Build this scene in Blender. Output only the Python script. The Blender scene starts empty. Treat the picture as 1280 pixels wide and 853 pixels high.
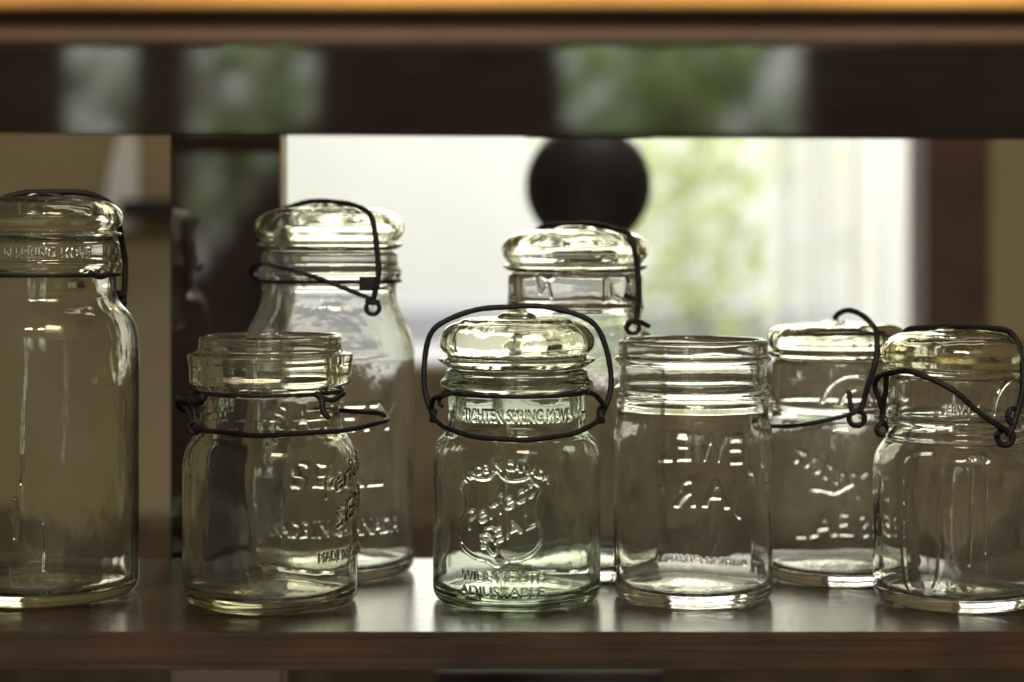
import bpy, math, random
import numpy as np
from mathutils import Vector
random.seed(7); rng = np.random.default_rng(7)
scn = bpy.context.scene
COL = scn.collection
F = 2500.0; HZ = 298.0; CX = 640.0; EYE = 0.19      # lens constants: eye height above the shelf

def WX(px, Y): return (px - CX) * Y / F
def WZ(py, Y): return EYE - (py - HZ) * Y / F
def P(px, py, Y): return Vector((WX(px, Y), Y, WZ(py, Y)))

# ------------------------------------------------------------------ materials
def new_mat(name):
    m = bpy.data.materials.new(name); m.use_nodes = True
    nt = m.node_tree; nt.nodes.clear()
    out = nt.nodes.new('ShaderNodeOutputMaterial')
    return m, nt, out
def N(nt, t, **kw):
    n = nt.nodes.new(t)
    for k, v in kw.items():
        if k.startswith('_'): setattr(n, k[1:], v)
        else:
            n.inputs[k.replace('_', ' ')].default_value = v
    return n
def L(nt, a, ao, b, bi): nt.links.new(a.outputs[ao], b.inputs[bi])
def ramp(nt, stops):
    r = nt.nodes.new('ShaderNodeValToRGB'); e = r.color_ramp.elements
    while len(e) < len(stops): e.new(0.5)
    for i, (p, c) in enumerate(stops):
        e[i].position = p; e[i].color = (*c, 1) if len(c) == 3 else c
    return r
def objco(nt, scale):
    tc = nt.nodes.new('ShaderNodeTexCoord'); mp = nt.nodes.new('ShaderNodeMapping')
    mp.inputs['Scale'].default_value = scale
    L(nt, tc, 'Object', mp, 'Vector'); return mp

def wood(name, c1, c2, rough=0.4, grain=(2, 40, 40), coat=0.0, coat_ior=1.5, coat_rough=0.1, bump=0.15, spec=0.5, blotch=None):
    m, nt, out = new_mat(name)
    b = N(nt, 'ShaderNodeBsdfPrincipled')
    mp = objco(nt, grain)
    n1 = N(nt, 'ShaderNodeTexNoise', Scale=3.0, Detail=8.0, Roughness=0.65, Distortion=0.6)
    L(nt, mp, 'Vector', n1, 'Vector')
    r = ramp(nt, [(0.3, c1), (0.7, c2)]); L(nt, n1, 'Fac', r, 'Fac')
    src, so = r, 'Color'
    mp2 = objco(nt, (7, 9, 9)); n2 = N(nt, 'ShaderNodeTexNoise', Scale=2.0, Detail=4.0)
    L(nt, mp2, 'Vector', n2, 'Vector')
    mx = N(nt, 'ShaderNodeMix', _data_type='RGBA', _blend_type='MULTIPLY')
    r2 = ramp(nt, [(0.3, blotch or (0.6, 0.6, 0.6)), (0.7, (1, 1, 1))]); L(nt, n2, 'Fac', r2, 'Fac')
    mx.inputs['Factor'].default_value = 1.0
    L(nt, src, so, mx, 6); L(nt, r2, 'Color', mx, 7); L(nt, mx, 2, b, 'Base Color')
    rr = N(nt, 'ShaderNodeMapRange'); rr.inputs['To Min'].default_value = rough * 0.7; rr.inputs['To Max'].default_value = rough * 1.35
    L(nt, n1, 'Fac', rr, 'Value'); L(nt, rr, 'Result', b, 'Roughness')
    bp = N(nt, 'ShaderNodeBump', Strength=bump, Distance=0.0006); L(nt, n1, 'Fac', bp, 'Height'); L(nt, bp, 'Normal', b, 'Normal')
    b.inputs['Specular IOR Level'].default_value = spec
    if name == 'worn shelf board': rr.inputs['To Min'].default_value = 0.08; rr.inputs['To Max'].default_value = 0.34
    b.inputs['Coat Weight'].default_value = coat; b.inputs['Coat IOR'].default_value = coat_ior; b.inputs['Coat Roughness'].default_value = coat_rough
    L(nt, b, 'BSDF', out, 'Surface'); return m

def plain(name, c, rough=0.7, metal=0.0, noise=0.25, scale=6.0, stretch=(1, 1, 1), sheen_spec=0.4):
    m, nt, out = new_mat(name)
    b = N(nt, 'ShaderNodeBsdfPrincipled', Roughness=rough, Metallic=metal)
    b.inputs['Specular IOR Level'].default_value = sheen_spec
    mp = objco(nt, stretch)
    n = N(nt, 'ShaderNodeTexNoise', Scale=scale, Detail=5.0); L(nt, mp, 'Vector', n, 'Vector')
    r = ramp(nt, [(0.3, tuple(x * (1 - noise) for x in c)), (0.7, tuple(min(1, x * (1 + noise)) for x in c))])
    L(nt, n, 'Fac', r, 'Fac'); L(nt, r, 'Color', b, 'Base Color'); L(nt, b, 'BSDF', out, 'Surface'); return m

def glass(name, tint=(0.985, 0.988, 0.968), absorb=None, film=0.05, film_scale=28.0, wav=0.42):
    m, nt, out = new_mat(name)
    g = N(nt, 'ShaderNodeBsdfGlass', Roughness=0.0, IOR=1.5); g.inputs['Color'].default_value = (*tint, 1)
    mp = objco(nt, (1, 1, 0.45))
    n = N(nt, 'ShaderNodeTexNoise', Scale=55.0, Detail=2.0); L(nt, mp, 'Vector', n, 'Vector')
    n0 = N(nt, 'ShaderNodeTexNoise', Scale=420.0, Detail=2.0); L(nt, mp, 'Vector', n0, 'Vector')
    bp = N(nt, 'ShaderNodeBump', Strength=wav, Distance=0.0012); L(nt, n, 'Fac', bp, 'Height')
    bp2 = N(nt, 'ShaderNodeBump', Strength=0.10, Distance=0.0003); L(nt, n0, 'Fac', bp2, 'Height'); L(nt, bp, 'Normal', bp2, 'Normal')
    L(nt, bp2, 'Normal', g, 'Normal')
    # dusty, slightly etched film on old glass
    d = N(nt, 'ShaderNodeBsdfDiffuse'); d.inputs['Color'].default_value = (0.72, 0.70, 0.62, 1)
    t = N(nt, 'ShaderNodeBsdfTranslucent'); t.inputs['Color'].default_value = (0.72, 0.70, 0.62, 1)
    ms = N(nt, 'ShaderNodeMixShader', Fac=0.5); L(nt, d, 0, ms, 1); L(nt, t, 0, ms, 2)
    nf = N(nt, 'ShaderNodeTexNoise', Scale=film_scale, Detail=8.0, Roughness=0.7); L(nt, mp, 'Vector', nf, 'Vector')
    nf2 = N(nt, 'ShaderNodeTexNoise', Scale=900.0, Detail=3.0); L(nt, mp, 'Vector', nf2, 'Vector')
    r = N(nt, 'ShaderNodeMapRange'); r.inputs['From Min'].default_value = 0.42; r.inputs['From Max'].default_value = 0.75
    r.inputs['To Max'].default_value = film * 2.2; r.inputs['To Min'].default_value = film * 0.25; L(nt, nf, 'Fac', r, 'Value')
    r2 = N(nt, 'ShaderNodeMapRange'); r2.inputs['From Min'].default_value = 0.35; r2.inputs['From Max'].default_value = 0.7
    r2.inputs['To Min'].default_value = 0.4; r2.inputs['To Max'].default_value = 1.6; L(nt, nf2, 'Fac', r2, 'Value')
    mu = N(nt, 'ShaderNodeMath', _operation='MULTIPLY'); L(nt, r, 'Result', mu, 0); L(nt, r2, 'Result', mu, 1)
    nf3 = N(nt, 'ShaderNodeTexNoise', Scale=620.0, Detail=1.0); tc3 = objco(nt, (1, 1, 1)); L(nt, tc3, 'Vector', nf3, 'Vector')
    r3 = N(nt, 'ShaderNodeMapRange'); r3.inputs['From Min'].default_value = 0.74; r3.inputs['From Max'].default_value = 0.80; r3.inputs['To Max'].default_value = 0.25
    L(nt, nf3, 'Fac', r3, 'Value'); ad = N(nt, 'ShaderNodeMath', _operation='ADD'); L(nt, mu, 0, ad, 0); L(nt, r3, 'Result', ad, 1); mu = ad
    mix = N(nt, 'ShaderNodeMixShader'); L(nt, mu, 0, mix, 'Fac'); L(nt, g, 0, mix, 1); L(nt, ms, 0, mix, 2)
    L(nt, mix, 0, out, 'Surface')
    if absorb:
        va = N(nt, 'ShaderNodeVolumeAbsorption', Density=absorb[3]); va.inputs['Color'].default_value = (*absorb[:3], 1)
        L(nt, va, 0, out, 'Volume')
    return m

def emit(name, c, s):
    m, nt, out = new_mat(name)
    e = N(nt, 'ShaderNodeEmission', Strength=s); e.inputs['Color'].default_value = (*c, 1)
    mp = objco(nt, (1, 1, 1)); n = N(nt, 'ShaderNodeTexNoise', Scale=0.8, Detail=2.0); L(nt, mp, 'Vector', n, 'Vector')
    r = ramp(nt, [(0.3, tuple(x * 0.93 for x in c)), (0.7, c)]); L(nt, n, 'Fac', r, 'Fac'); L(nt, r, 'Color', e, 'Color')
    L(nt, e, 0, out, 'Surface'); return m

def leaf_mat(name, c1, c2, trans=0.5):
    m, nt, out = new_mat(name)
    mp = objco(nt, (1, 1, 1)); n = N(nt, 'ShaderNodeTexNoise', Scale=6.0, Detail=3.0); L(nt, mp, 'Vector', n, 'Vector')
    r = ramp(nt, [(0.35, c1), (0.65, c2)]); L(nt, n, 'Fac', r, 'Fac')
    d = N(nt, 'ShaderNodeBsdfDiffuse'); t = N(nt, 'ShaderNodeBsdfTranslucent')
    L(nt, r, 'Color', d, 'Color'); L(nt, r, 'Color', t, 'Color')
    x = N(nt, 'ShaderNodeMixShader', Fac=trans); L(nt, d, 0, x, 1); L(nt, t, 0, x, 2); L(nt, x, 0, out, 'Surface'); return m

M = {}
M['glass'] = glass('old clear glass', film=0.03)
M['glass_cloudy'] = glass('cloudy clear glass', film=0.075, film_scale=40)
M['glass_green'] = glass('pale green glass', tint=(0.975, 0.99, 0.96), absorb=(0.66, 0.86, 0.66, 10.0), film=0.026)
M['glass_olive'] = glass('pale olive glass', tint=(0.975, 0.972, 0.935), absorb=(0.80, 0.76, 0.54, 12.0), film=0.024)
M['glass_lid'] = glass('lid glass', tint=(0.975, 0.975, 0.935), absorb=(0.80, 0.80, 0.60, 24.0), film=0.02, wav=0.6)
M['glass_straw'] = glass('straw lid glass', tint=(0.97, 0.96, 0.88), absorb=(0.88, 0.78, 0.55, 10.0), film=0.03, wav=0.5)
M['iron'] = plain('dark iron wire', (0.007, 0.006, 0.006), rough=0.6, metal=0.1, noise=0.5, scale=300, sheen_spec=0.22)
M['shelf'] = wood('worn shelf board', (0.020, 0.0095, 0.005), (0.066, 0.032, 0.016), rough=0.18, grain=(2.5, 120, 120), spec=0.5, bump=0.22, blotch=(.3,.3,.3))
M['header'] = wood('dark varnished rail', (0.010, 0.006, 0.005), (0.019, 0.011, 0.008), rough=0.45, grain=(2, 40, 40), coat=1.0, coat_ior=1.95, coat_rough=0.04, bump=0.04, spec=0.0)
M['rail'] = wood('warm lit pine rail', (0.45, 0.22, 0.05), (0.70, 0.36, 0.08), rough=0.5, grain=(2, 60, 60), blotch=(.55, .45, .35))  # warm light on the front moulding is put into this orange and its blotches
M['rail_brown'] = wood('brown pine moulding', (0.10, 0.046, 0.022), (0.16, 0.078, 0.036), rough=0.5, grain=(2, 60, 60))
M['groove_shade'] = plain('dark groove', (0.012, 0.009, 0.008))
M['dado'] = wood('brown panelling', (0.18, 0.125, 0.072), (0.38, 0.275, 0.16), rough=0.6, grain=(16, 16, 1.2), blotch=(.45, .42, .4))
M['post'] = wood('dark brown post', (0.085, 0.036, 0.018), (0.12, 0.052, 0.026), rough=0.6, grain=(25, 25, 2))
M['tan'] = plain('tan wall paint', (0.31, 0.25, 0.145), rough=0.85, noise=0.12, scale=3)
M['black'] = plain('matt black paint', (0.012, 0.010, 0.010), rough=0.8)
M['ball'] = plain('dull dark ball', (0.075, 0.072, 0.074), rough=0.5, sheen_spec=0.4)
M['blind'] = plain('dark painted wall', (0.13, 0.11, 0.10), rough=0.9)
M['sill'] = plain('pale blue paint', (0.60, 0.60, 0.70), rough=0.6, noise=0.05)
M['cloth'] = plain('white cotton', (0.75, 0.74, 0.74), rough=0.9, noise=0.05)
M['floor'] = wood('floor boards', (0.10, 0.06, 0.035), (0.15, 0.09, 0.05), rough=0.5, grain=(25, 2, 25))
M['sky'] = emit('overcast white sky', (1.0, 0.99, 0.84), 3.9)
M['backdrop_white'] = plain('matt white slab', (0.78, 0.79, 0.77), rough=0.95, noise=0.04, scale=1.5)
M['sky_back'] = emit('bright garden sky', (0.95, 1.0, 0.90), 3.2)
M['leaf_far'] = leaf_mat('sunny pale leaves', (0.34, 0.42, 0.17), (0.50, 0.56, 0.30))
M['leaf_back'] = leaf_mat('garden leaves', (0.06, 0.115, 0.04), (0.17, 0.23, 0.085))
M['bark'] = plain('bark', (0.10, 0.075, 0.05), rough=0.9)

# ------------------------------------------------------------------ object helpers
def link_mesh(name, verts, faces, mat, parent=None, smooth=False):
    me = bpy.data.meshes.new(name)
    me.from_pydata([tuple(v) for v in verts], [], faces); me.update()
    if smooth: me.polygons.foreach_set('use_smooth', np.ones(len(me.polygons), dtype=bool))
    if mat: me.materials.append(mat)
    o = bpy.data.objects.new(name, me); COL.objects.link(o)
    if parent: o.parent = parent
    return o
def tag(o, label=None, cat=None, group=None, kind=None):
    if label: o['label'] = label
    if cat: o['category'] = cat
    if group: o['group'] = group
    if kind: o['kind'] = kind
    return o
def empty(name, loc):
    o = bpy.data.objects.new(name, None); COL.objects.link(o); o.location = loc; o.empty_display_size = 0.02; return o

def box_data(x0, x1, y0, y1, z0, z1, bev=0.0):
    if bev <= 0:
        v = [(x, y, z) for x in (x0, x1) for y in (y0, y1) for z in (z0, z1)]
        f = [(0, 1, 3, 2), (4, 6, 7, 5), (0, 4, 5, 1), (2, 3, 7, 6), (0, 2, 6, 4), (1, 5, 7, 3)]
        return v, f
    import bmesh
    bm = bmesh.new(); bmesh.ops.create_cube(bm, size=1)
    for q in bm.verts:
        q.co = Vector(((x0 + x1) / 2 + q.co.x * (x1 - x0), (y0 + y1) / 2 + q.co.y * (y1 - y0), (z0 + z1) / 2 + q.co.z * (z1 - z0)))
    bmesh.ops.bevel(bm, geom=bm.edges[:], offset=bev, segments=3, affect='EDGES', profile=0.6)
    bm.verts.index_update()
    v = [tuple(q.co) for q in bm.verts]; f = [tuple(w.index for w in p.verts) for p in bm.faces]; bm.free()
    return v, f
def box(name, x0, x1, y0, y1, z0, z1, mat, parent=None, bev=0.0):
    v, f = box_data(x0, x1, y0, y1, z0, z1, bev); return link_mesh(name, v, f, mat, parent)

def spline(pts, n=10):
    pts = [Vector(p) for p in pts]
    if len(pts) < 3: return pts
    ext = [pts[0] * 2 - pts[1]] + pts + [pts[-1] * 2 - pts[-2]]
    out = []
    for i in range(1, len(ext) - 2):
        p0, p1, p2, p3 = ext[i - 1:i + 3]
        for k in range(n):
            t = k / n
            out.append(0.5 * ((2 * p1) + (p2 - p0) * t + (2 * p0 - 5 * p1 + 4 * p2 - p3) * t * t + (3 * p1 - p0 - 3 * p2 + p3) * t ** 3))
    out.append(pts[-1]); return out
def tube_data(path, r, seg=12, closed=False):
    n = len(path); verts, faces = [], []
    prev = None
    for i, p in enumerate(path):
        a = path[(i - 1) % n] if (closed or i > 0) else p
        b = path[(i + 1) % n] if (closed or i < n - 1) else p
        d = (b - a).normalized()
        if prev is None:
            u = d.orthogonal().normalized()
        else:
            u = (prev - d * prev.dot(d)).normalized()
        prev = u; w = d.cross(u)
        rr = r * (1 + 0.05 * math.sin(i * 1.7) + 0.04 * math.sin(i * 0.61))
        for k in range(seg):
            t = 2 * math.pi * k / seg
            verts.append(p + (u * math.cos(t) + w * math.sin(t)) * rr)
    m = n if closed else n - 1
    for i in range(m):
        j = (i + 1) % n
        for k in range(seg):
            l = (k + 1) % seg
            faces.append((i * seg + k, i * seg + l, j * seg + l, j * seg + k))
    if not closed:
        faces.append(tuple(range(seg - 1, -1, -1))); faces.append(tuple((n - 1) * seg + k for k in range(seg)))
    return verts, faces
def wire(name, pieces, mat, parent, origin):
    """pieces: list of (points, radius, closed) in world space; one mesh in the thing's own frame"""
    V, Fc = [], []
    for pts, r, closed in pieces:
        path = spline(pts) if not closed else pts
        if not closed and len(pts) > 6:        # old wire: never quite smooth
            q = random.uniform(0, 6)
            path = [p + Vector((math.sin(i * .23 + q), math.cos(i * .31 + q), math.sin(i * .27 + 2 * q))) * .00028 for i, p in enumerate(path)]
        v, f = tube_data(path, r, closed=closed); o = len(V)
        V += [Vector(q) - origin for q in v]; Fc += [tuple(i + o for i in q) for q in f]
    return link_mesh(name, V, Fc, mat, parent, smooth=True)
def ring(c, r, axis_u, axis_v, n=24):
    return [c + axis_u * (r * math.cos(2 * math.pi * k / n)) + axis_v * (r * math.sin(2 * math.pi * k / n)) for k in range(n)]

# ------------------------------------------------------------------ raised lettering: a height field over (arc length, height)
RES = 0.00016
class Relief:
    def __init__(s, s0, s1, z0, z1):
        s.s0, s.z0 = s0, z0; s.w = int((s1 - s0) / RES) + 1; s.h = int((z1 - z0) / RES) + 1
        s.g = np.zeros((s.h, s.w), dtype=np.float32)
    def tri(s, a, b, c):
        xs = [(p[0] - s.s0) / RES for p in (a, b, c)]; ys = [(p[1] - s.z0) / RES for p in (a, b, c)]
        x0, x1 = max(0, int(min(xs))), min(s.w - 1, int(max(xs)) + 1); y0, y1 = max(0, int(min(ys))), min(s.h - 1, int(max(ys)) + 1)
        if x1 <= x0 or y1 <= y0: return
        X, Y = np.meshgrid(np.arange(x0, x1 + 1), np.arange(y0, y1 + 1))
        def e(i, j): return (xs[j] - xs[i]) * (Y - ys[i]) - (ys[j] - ys[i]) * (X - xs[i])
        e0, e1, e2 = e(0, 1), e(1, 2), e(2, 0)
        ins = ((e0 >= -.3) & (e1 >= -.3) & (e2 >= -.3)) | ((e0 <= .3) & (e1 <= .3) & (e2 <= .3))
        sub = s.g[y0:y1 + 1, x0:x1 + 1]; sub[ins] = 1.0
    def text(s, body, size, cs, cz, width=None, rot=0.0, shear=0.0, arch=None, weight=0.0, spacing=1.0):
        cu = bpy.data.curves.new('t', 'FONT'); cu.body = body; cu.size = 1.0; cu.align_x = 'CENTER'; cu.resolution_u = 4
        cu.fill_mode = 'FRONT'; cu.shear = shear; cu.offset = weight; cu.space_character = spacing
        ob = bpy.data.objects.new('t', cu); COL.objects.link(ob)
        dg = bpy.context.evaluated_depsgraph_get(); me = ob.evaluated_get(dg).to_mesh(); me.calc_loop_triangles()
        co = [v.co.copy() for v in me.vertices]
        tr = [tuple(t.vertices) for t in me.loop_triangles]
        ob.evaluated_get(dg).to_mesh_clear(); bpy.data.objects.remove(ob); bpy.data.curves.remove(cu)
        if not co: return
        x0, x1 = min(c.x for c in co), max(c.x for c in co); y1 = 0.7
        kx = ky = size / 0.7
        if width: kx = width / (x1 - x0)
        xm = (x0 + x1) / 2; out = []
        for c in co:
            x, y = (c.x - xm) * kx, (c.y - y1 / 2) * ky
            if arch:                         # arch = radius of a circle the baseline follows
                a = x / arch; x, y = (arch + y) * math.sin(a), (arch + y) * math.cos(a) - arch
            xr, yr = x * math.cos(rot) - y * math.sin(rot), x * math.sin(rot) + y * math.cos(rot)
            out.append((xr + cs, yr + cz))
        for t in tr: s.tri(out[t[0]], out[t[1]], out[t[2]])
    def stroke(s, pts, w, val=1.0):
        for (ax, ay), (bx, by) in zip(pts[:-1], pts[1:]):
            x0 = max(0, int((min(ax, bx) - 2 * w - s.s0) / RES)); x1 = min(s.w, int((max(ax, bx) + 2 * w - s.s0) / RES) + 1)
            y0 = max(0, int((min(ay, by) - 2 * w - s.z0) / RES)); y1 = min(s.h, int((max(ay, by) + 2 * w - s.z0) / RES) + 1)
            if x1 <= x0 or y1 <= y0: continue
            X, Y = np.meshgrid(np.arange(x0, x1) * RES + s.s0, np.arange(y0, y1) * RES + s.z0)
            dx, dy = bx - ax, by - ay; q = max(dx * dx + dy * dy, 1e-12)
            t = np.clip(((X - ax) * dx + (Y - ay) * dy) / q, 0, 1)
            d = np.hypot(X - ax - t * dx, Y - ay - t * dy)
            sub = s.g[y0:y1, x0:x1]; np.maximum(sub, np.clip(1.3 - d / (w / 2), 0, 1) * val, out=sub)
    def smooth(s, n=2):
        g = s.g
        for _ in range(n):
            p = np.pad(g, 1, mode='edge'); g = (p[:-2, 1:-1] + 2 * p[1:-1, 1:-1] + p[2:, 1:-1]) / 4
            p = np.pad(g, 1, mode='edge'); g = (p[1:-1, :-2] + 2 * p[1:-1, 1:-1] + p[1:-1, 2:]) / 4
        s.g = g
    def sample(s, S, Z):
        x = np.clip((S - s.s0) / RES, 0, s.w - 1.001); y = np.clip((Z - s.z0) / RES, 0, s.h - 1.001)
        xi, yi = x.astype(int), y.astype(int); fx, fy = x - xi, y - yi
        xi1, yi1 = np.minimum(xi + 1, s.w - 1), np.minimum(yi + 1, s.h - 1)
        v = (s.g[yi, xi] * (1 - fx) * (1 - fy) + s.g[yi, xi1] * fx * (1 - fy) + s.g[yi1, xi] * (1 - fx) * fy + s.g[yi1, xi1] * fx * fy)
        ok = (S > s.s0) & (S < s.s0 + (s.w - 1) * RES) & (Z > s.z0) & (Z < s.z0 + (s.h - 1) * RES)
        return v * ok

def chaikin(p, n=2):
    p = np.array(p, float)
    for _ in range(n):
        q = np.empty((2 * (len(p) - 1), 2)); q[0::2] = p[:-1] * 0.75 + p[1:] * 0.25; q[1::2] = p[:-1] * 0.25 + p[1:] * 0.75
        p = np.vstack([p[:1], q, p[-1:]])
    return p
def resample(p, step):
    d = np.r_[0, np.cumsum(np.hypot(*np.diff(p, axis=0).T))]
    n = max(8, int(d[-1] / step)); t = np.linspace(0, d[-1], n)
    return np.c_[np.interp(t, d, p[:, 0]), np.interp(t, d, p[:, 1])]
def wob(seed, amp):
    r = np.random.default_rng(seed); ks = [(r.integers(2, 6), r.uniform(20, 90), r.uniform(0, 6.28), r.uniform(0.4, 1)) for _ in range(5)]
    def f(phi, z):
        o = 0
        for k, w, ph, a in ks: o = o + a * np.sin(k * phi + w * z + ph)
        return amp * o / 2
    return f

def lathe(name, outer, inner, mat, parent, reliefs=(), step=0.0009, base_n=150, seed=1, wob_out=0.00010, wob_in=0.00036, square=0.0, flip=False):
    """outer: (r,z) from axis out and round to the lip; inner: from the lip down to the axis. ONE closed mesh.
    reliefs: (Relief, phi0, radius): raised marks on the outside, s = radius*(phi-phi0); phi=0 faces the camera."""
    o = resample(chaikin(outer, 3), step * (0.45 if reliefs else 1)); i = resample(chaikin(inner, 3), step)
    prof = np.vstack([o, i[1:]] if np.hypot(*(o[-1] - i[0])) < 1e-7 else [o, i])
    n_out = len(o)
    prof[0, 0] = 0; prof[-1, 0] = 0
    phis = list(np.linspace(-math.pi, math.pi, base_n, endpoint=False))
    for rel, phi0, R in reliefs:
        a0, a1 = phi0 + rel.s0 / R, phi0 + (rel.s0 + rel.w * RES) / R
        n = int((a1 - a0) * R / 0.00028)
        phis += [((a + math.pi) % (2 * math.pi)) - math.pi for a in np.linspace(a0, a1, n)]
    phis = np.unique(np.round(phis, 5)); keep = [phis[0]]
    for a in phis[1:]:
        if a - keep[-1] > 0.0015: keep.append(a)
    if keep[0] + 2 * math.pi - keep[-1] < 0.0015: keep.pop()
    ph = np.array(keep); m = len(ph)
    R2 = np.repeat(prof[1:-1, 0][:, None], m, 1); Z2 = np.repeat(prof[1:-1, 1][:, None], m, 1); PH = np.repeat(ph[None, :], len(prof) - 2, 0)
    is_out = np.arange(1, len(prof) - 1) < n_out
    fo, fi = wob(seed, wob_out), wob(seed + 50, wob_in)
    rmax = prof[:, 0].max()
    zb = np.clip(Z2 / 0.012, 0, 1)
    R2 = R2 + np.where(is_out[:, None], fo(PH, Z2), fi(PH, Z2)) * (R2 / rmax) * (0.3 + 0.7 * zb)
    if square: R2 = R2 * (1 + square * np.cos(4 * PH) * (R2 > 0.8 * rmax))
    for rel, phi0, R in reliefs:
        dphi = (PH - phi0 + math.pi) % (2 * math.pi) - math.pi
        R2 = R2 + rel.sample(R * dphi, Z2) * rel.height * is_out[:, None] * (R2 > 0.5 * rmax)
    X = R2 * np.sin(PH); Y = -R2 * np.cos(PH)
    V = np.stack([X, Y, Z2], -1).reshape(-1, 3)
    V = np.vstack([V, [[0, 0, prof[0, 1]], [0, 0, prof[-1, 1]]]])
    nr = len(prof) - 2
    a = np.arange(nr - 1)[:, None] * m + np.arange(m)[None, :]; b = np.arange(nr - 1)[:, None] * m + (np.arange(m)[None, :] + 1) % m
    quads = np.stack([a, b, b + m, a + m], -1).reshape(-1, 4)
    k = np.arange(m); kn = (k + 1) % m
    t1 = np.stack([np.full(m, nr * m), kn, k], -1); off = (nr - 1) * m
    t2 = np.stack([np.full(m, nr * m + 1), off + k, off + kn], -1)
    if flip: quads, t1, t2 = quads[:, ::-1], t1[:, ::-1], t2[:, ::-1]
    me = bpy.data.meshes.new(name)
    loops = np.concatenate([quads.ravel(), t1.ravel(), t2.ravel()]).astype(np.int32)
    starts = np.concatenate([np.arange(len(quads)) * 4, len(quads) * 4 + np.arange(2 * m) * 3]).astype(np.int32)
    me.vertices.add(len(V)); me.vertices.foreach_set('co', V.astype(np.float32).ravel())
    me.loops.add(len(loops)); me.loops.foreach_set('vertex_index', loops)
    me.polygons.add(len(starts)); me.polygons.foreach_set('loop_start', starts)
    me.update(calc_edges=True); me.validate()
    me.polygons.foreach_set('use_smooth', np.ones(len(me.polygons), dtype=bool))
    me.materials.append(mat); me.update()
    ob = bpy.data.objects.new(name, me); COL.objects.link(ob); ob.parent = parent
    return ob

# ------------------------------------------------------------------ jars
class Jar:
    def __init__(s, cx, Y, label, group=None):
        s.cx, s.Y = cx, Y; s.k = Y / F
        s.loc = Vector((WX(cx, Y), Y, 0.0))
        s.root = empty('glass_jar', s.loc); tag(s.root, label, 'jar', group)
    def p(s, r, y): return (r * s.k, EYE - (y - HZ) * s.k)
    def prof(s, pts): return [s.p(*q) for q in pts]
    def W(s, dx, y, off=0.0):           # point beside the jar: dx in picture units from the axis, off = metres towards (-) or away (+)
        return P(s.cx + dx, y, s.Y + off)
    def body(s, rb, neck, shoulder, mat, rin_neck, rel=(), t=7.5, heel=11, seed=1, square=0.0, rim_top=None):
        """neck: outer points (r,y) from lip down; shoulder: points down to full body radius rb"""
        k = s.k; zb = lambda mm: mm
        R = rb * k; T = t * k; h = heel * k
        outer = [(0, 0.0022), (R * 0.55, 0.0016), (R - h * 1.5, 0.0004), (R - h * 1.15, 0.0), (R - h * 0.8, 0.0), (R - h * 0.3, h * 0.25), (R, h * 0.9), (R, h * 1.6)]
        down = [s.p(*q) for q in (neck + shoulder)]; outer += [(R, down[-1][1] - 0.004)] + down[::-1]
        lip = down[0]; rn = rin_neck * k
        mid = (lip[0] + rn) / 2
        outer += [(mid, lip[1] + 0.0006)]
        zs_top, zs_bot = down[len(neck)][1] if shoulder else lip[1], down[-1][1]
        inner = [(mid, lip[1] + 0.0006), (rn, lip[1] - 0.0002), (rn, lip[1] - 0.002), (rn, zs_top + 0.002)]
        for (r, z) in down[len(neck):]: inner.append((max(rn, r - T), z - 0.0012))
        inner += [(R - T, zs_bot - 0.006), (R - T, 0.014), (R - T * 1.15, 0.0085), (R - T * 2.3, 0.0058), (R * 0.6, 0.0066), (R * 0.3, 0.0078), (0, 0.0082)]
        return lathe('body', outer, inner, mat, s.root, reliefs=rel, seed=seed, square=square)
    def lid(s, top, under, mat, seed=3):
        """top: points (r,y) from the axis over the dome to the lower rim; under: back in below"""
        o = [s.p(*q) for q in top]; i = [s.p(*q) for q in under]
        return lathe('lid', o, i, mat, s.root, flip=True, seed=seed, step=0.0006, wob_out=0.00015, wob_in=0.0002)
    def wires(s, name, pieces):
        if name == 'hinge':
            return [wire(name, [q], M['iron'], s.root, s.loc) for q in pieces]
        return wire(name, pieces, M['iron'], s.root, s.loc)
    def band(s, r, y, w=1.1, tilt=0.0):
        z = EYE - (y - HZ) * s.k; R = r * s.k
        pts = [Vector((s.loc.x + R * math.sin(a), s.Y - R * math.cos(a), z + tilt * math.sin(a) * R)) for a in np.linspace(0, 2 * math.pi, 96, endpoint=False)]
        return s.wires('neck_band', [(pts, w / 1000, True)])

def relief(s0, s1, z0, z1, height):
    r = Relief(s0, s1, z0, z1); r.height = height; return r

# --- jar 4: the greenish wide mouth jar in the middle of the front row
j = Jar(646, 1.055, 'pale green lidded jar with raised shield emblem and WIDE MOUTH ADJUSTABLE lettering')
k = j.k; Rb = 104 * k
r = relief(-0.036, 0.036, 0.004, 0.083, 0.00095)
def jz(y, q=None): return EYE - (y - HZ) * (q or k) 
fk = (1.055 - 0.043) / F                        # the front wall stands nearer than the axis
def fz(y): return EYE - (y - HZ) * fk
def fs(x): return math.asin(max(-.95, min(.95, (x - 646) * fk / Rb))) * Rb
r.text('MADE IN CANADA', 0.0042, fs(632), fz(583), width=0.049, arch=0.040, weight=0.015)
sh = [(574, 612), (580, 603), (586, 597), (600, 600), (612, 598), (621, 589), (630, 598), (642, 601), (656, 599), (662, 596), (668, 604), (675, 611), (669, 625), (670, 645), (676, 662), (676, 678), (668, 690), (652, 699), (634, 701), (621, 708), (610, 702), (592, 698), (578, 688), (572, 672), (573, 655), (580, 640), (580, 626), (574, 612)]
shp = spline([(fs(a), fz(b), 0) for a, b in sh], 4); r.stroke([(p[0], p[1]) for p in shp], 0.0013)
r.text('Perfect', 0.0088, fs(622), fz(632), width=0.041, rot=0.48, shear=0.3, weight=0.0)
r.text('SEAL', 0.0070, fs(632), fz(665), width=0.031, rot=0.42, shear=0.2, weight=0.0, spacing=1.2)
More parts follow.
